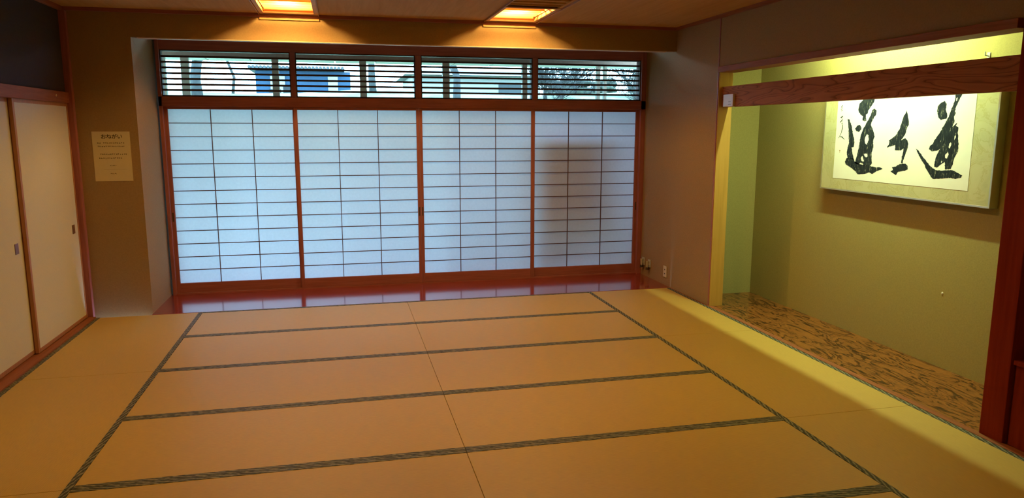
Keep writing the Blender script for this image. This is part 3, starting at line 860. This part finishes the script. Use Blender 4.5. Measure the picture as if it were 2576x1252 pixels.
def snow_mat():
    mt, nt, b, N, L = new_mat('thawing_lawn')
    n = noise(nt, texco(nt), 0.8, 6, 0.65)
    L.new(ramp(nt, n, [(0.38, (0.09, 0.13, 0.06)), (0.52, (0.20, 0.25, 0.15)), (0.7, (0.5, 0.5, 0.4))]), b.inputs['Base Color'])
    b.inputs['Roughness'].default_value = 0.9
    return mt
M['snow'] = snow_mat()
bm = bmesh.new()
nx, ny = 40, 30
grid = []
for j in range(ny + 1):
    row = []
    for i in range(nx + 1):
        x = -30 + 75 * i / nx; y = 1.5 + 58 * j / ny
        t = max(0, min(1, (y - 4) / 15)); t = t * t * (3 - 2 * t)
        z = -0.4 + 3.30 * t + 0.10 * math.sin(x * 0.7 + y * 0.3) * t + max(0, (y - 19)) * 0.004
        row.append(bm.verts.new((x, y, z)))
    grid.append(row)
for j in range(ny):
    for i in range(nx):
        f = bm.faces.new((grid[j][i], grid[j][i + 1], grid[j + 1][i + 1], grid[j + 1][i])); f.smooth = True
bmesh.ops.recalc_face_normals(bm, faces=bm.faces)
mb = MB(); mb.add(bm); struct(mb.build('ground', M['snow']), 'pale grassy bank beyond the windows')

# blue house with tiled eave
M['blue'] = flat('blue_sheet_wall', (0.012, 0.05, 0.10), 0.7, var=0.15, scale=2)
M['housewhite'] = flat('pale_house_wall', (0.36, 0.33, 0.29), 0.8)
M['tile'] = flat('grey_roof_tile', (0.05, 0.055, 0.055), 0.6)
M['housedark'] = flat('dark_house_opening', (0.01, 0.01, 0.012), 0.6)
hb = empty('garden_house', (0, 21, 2.6)); hl = hb.location
def hpart(mb, name, mat):
    f = mb.build(name, mat, hb); f.location = -hl; return f
hpart(MB().box(-1.55, 1.75, 21.0, 24, 2.4, 3.70), 'wall', M['blue'])
mb = MB()
for a, b_ in ((-1.05, -0.55), (0.95, 1.30)): hpart(MB().box(a, b_, 20.95, 21.0, 2.4, 3.52), 'wall_panel', M['housewhite'])
mb.bm.free()
hpart(MB().box(-0.62, -0.35, 20.93, 20.99, 2.6, 3.15), 'window', M['housedark'])
hpart(MB().box(-1.1, -0.7, 20.93, 20.99, 2.6, 3.05), 'window', M['housedark'])
mb = MB()
mb.box(-1.75, 1.55, 20.6, 24.2, 3.72, 3.78)
for k in range(26):
    x = -1.70 + k * 0.127
    mb.cyl((x, 20.55, 3.80), (x, 24.2, 3.86), 0.055, seg=8)
hpart(mb, 'tiled_roof', M['tile'])
tag(hb, 'blue walled garden house with tiled eave beyond the transom slats', 'house')
# pale house to the right
hc = empty('pale_house', (8, 26, 2.6)); hcl = hc.location
mb = MB().box(4.6, 10.6, 27, 32, 2.2, 4.05); f = mb.build('wall', M['housewhite'], hc); f.location = -hcl
mb = MB().box(8.6, 10.2, 26.95, 27.0, 3.3, 3.75); f = mb.build('window', M['tile'], hc); f.location = -hcl
mb = MB()
v = [(4.2, 26.4, 4.05), (10.9, 26.4, 4.05), (10.9, 32.5, 4.05), (4.2, 32.5, 4.05), (4.8, 29.4, 4.5), (10.3, 29.4, 4.5)]
vs = [mb.bm.verts.new(p) for p in v]
for q in ((0, 1, 5, 4), (2, 3, 4, 5), (0, 4, 3), (1, 2, 5), (0, 3, 2, 1)): mb.bm.faces.new([vs[i] for i in q])
f = mb.build('roof', M['tile'], hc); f.location = -hcl
tag(hc, 'pale grey house beyond the third transom window', 'house')

# trees
M['bark'] = flat('grey_bark', (0.04, 0.04, 0.038), 0.9, var=0.4, scale=6)
def tree(x, y, h, r, label, seed, n=9, spread=1.0):
    rn = random.Random(seed)
    t = max(0, min(1, (y - 4) / 15)); t = t * t * (3 - 2 * t); z0 = -0.45 + 3.25 * t
    root = empty('bare_tree', (x, y, z0))
    mb = MB()
    pts = [Vector((0, 0, 0))]; 
    for k in range(1, 7): pts.append(Vector((rn.uniform(-.06, .06) * k * spread, rn.uniform(-.05, .05) * k, h * k / 6)))
    mb.tube(pts, [r * (1 - 0.1 * k) for k in range(7)], 10)
    mb.build('trunk', M['bark'], root)
    mb = MB()
    def grow(p, d, L_, rr, lev):
        q = [p]
        for k in range(4):
            d = (d + Vector((rn.uniform(-.35, .35), rn.uniform(-.35, .35), rn.uniform(-.12, .25)))).normalized()
            q.append(q[-1] + d * L_ / 4)
        mb.tube(q, [rr * (1 - 0.17 * k) for k in range(5)], 5)
        if lev > 0:
            for k in (1, 2, 3, 4):
                for _ in range(2 if lev > 1 else 1):
                    nd = (d + Vector((rn.uniform(-1, 1), rn.uniform(-1, 1), rn.uniform(-.5, .7)))).normalized()
                    grow(q[k], nd, L_ * 0.6, rr * 0.45, lev - 1)
    for k in range(n):
        i = rn.choice((0, 1, 2, 3, 4, 5, 6)) if n > 20 else rn.randint(2, 6)
        a = rn.uniform(0, 6.28)
        grow(pts[i], Vector((math.cos(a), math.sin(a), rn.uniform(0.1, 0.8))).normalized(), h * (0.34 if n > 20 else 0.45), r * 0.4, 2)
    mb.build('branches', M['bark'], root)
    tag(root, label, 'tree', 'bare trees outside the windows')
tree(-2.75, 16.5, 3.2, 0.17, 'bare grey tree seen through the leftmost transom', 1, 7)
tree(-1.95, 18, 3.0, 0.05, 'slim bare tree left of the blue house', 2, 6)
tree(2.42, 18, 3.2, 0.13, 'bare tree trunk right of the blue house', 3, 5)
tree(4.68, 14.5, 3.0, 0.13, 'forked bare tree in the third transom', 4, 5)
for k in range(5):
    tree(7.6 + k * 1.15, 15.5 + (k * 2) % 5, 2.9, 0.07, f'bare bushy tree in the rightmost transom, {["first", "second", "third", "fourth", "last"][k]} from the pale house', 10 + k, 34, 1.2)

# grey thicket on the bank, far right
M['thicket'] = flat('grey_green_twigs', (0.055, 0.065, 0.045), 0.95, var=0.6, scale=5)
rn = random.Random(4)
for k in range(3):
    mb = MB()
    for _ in range(26):
        mb.sphere((rn.uniform(-1.2, 1.2), rn.uniform(-0.6, 0.6), rn.uniform(0.0, 0.55)), rn.uniform(.25, .5), rn.uniform(.25, .5), rn.uniform(.12, .3), 8)
    for _ in range(260):
        p = Vector((rn.uniform(-1.5, 1.5), rn.uniform(-.8, .4), rn.uniform(0, .7)))
        q = p + Vector((rn.uniform(-.3, .3), rn.uniform(-.2, .2), rn.uniform(.1, .5)))
        mb.cyl(p, q, 0.012, 0.004, seg=4, caps=False)
    o = mb.build('leafless_shrub', M['thicket']); o.location = (10.9 + k * 3.3, 22.0, 2.95)
    tag(o, ['grey twiggy shrub on the bank, closest to the pale house', 'grey twiggy shrub on the bank, middle of three', 'grey twiggy shrub on the bank, at the far right end'][k], 'shrub', 'twiggy shrubs on the bank')
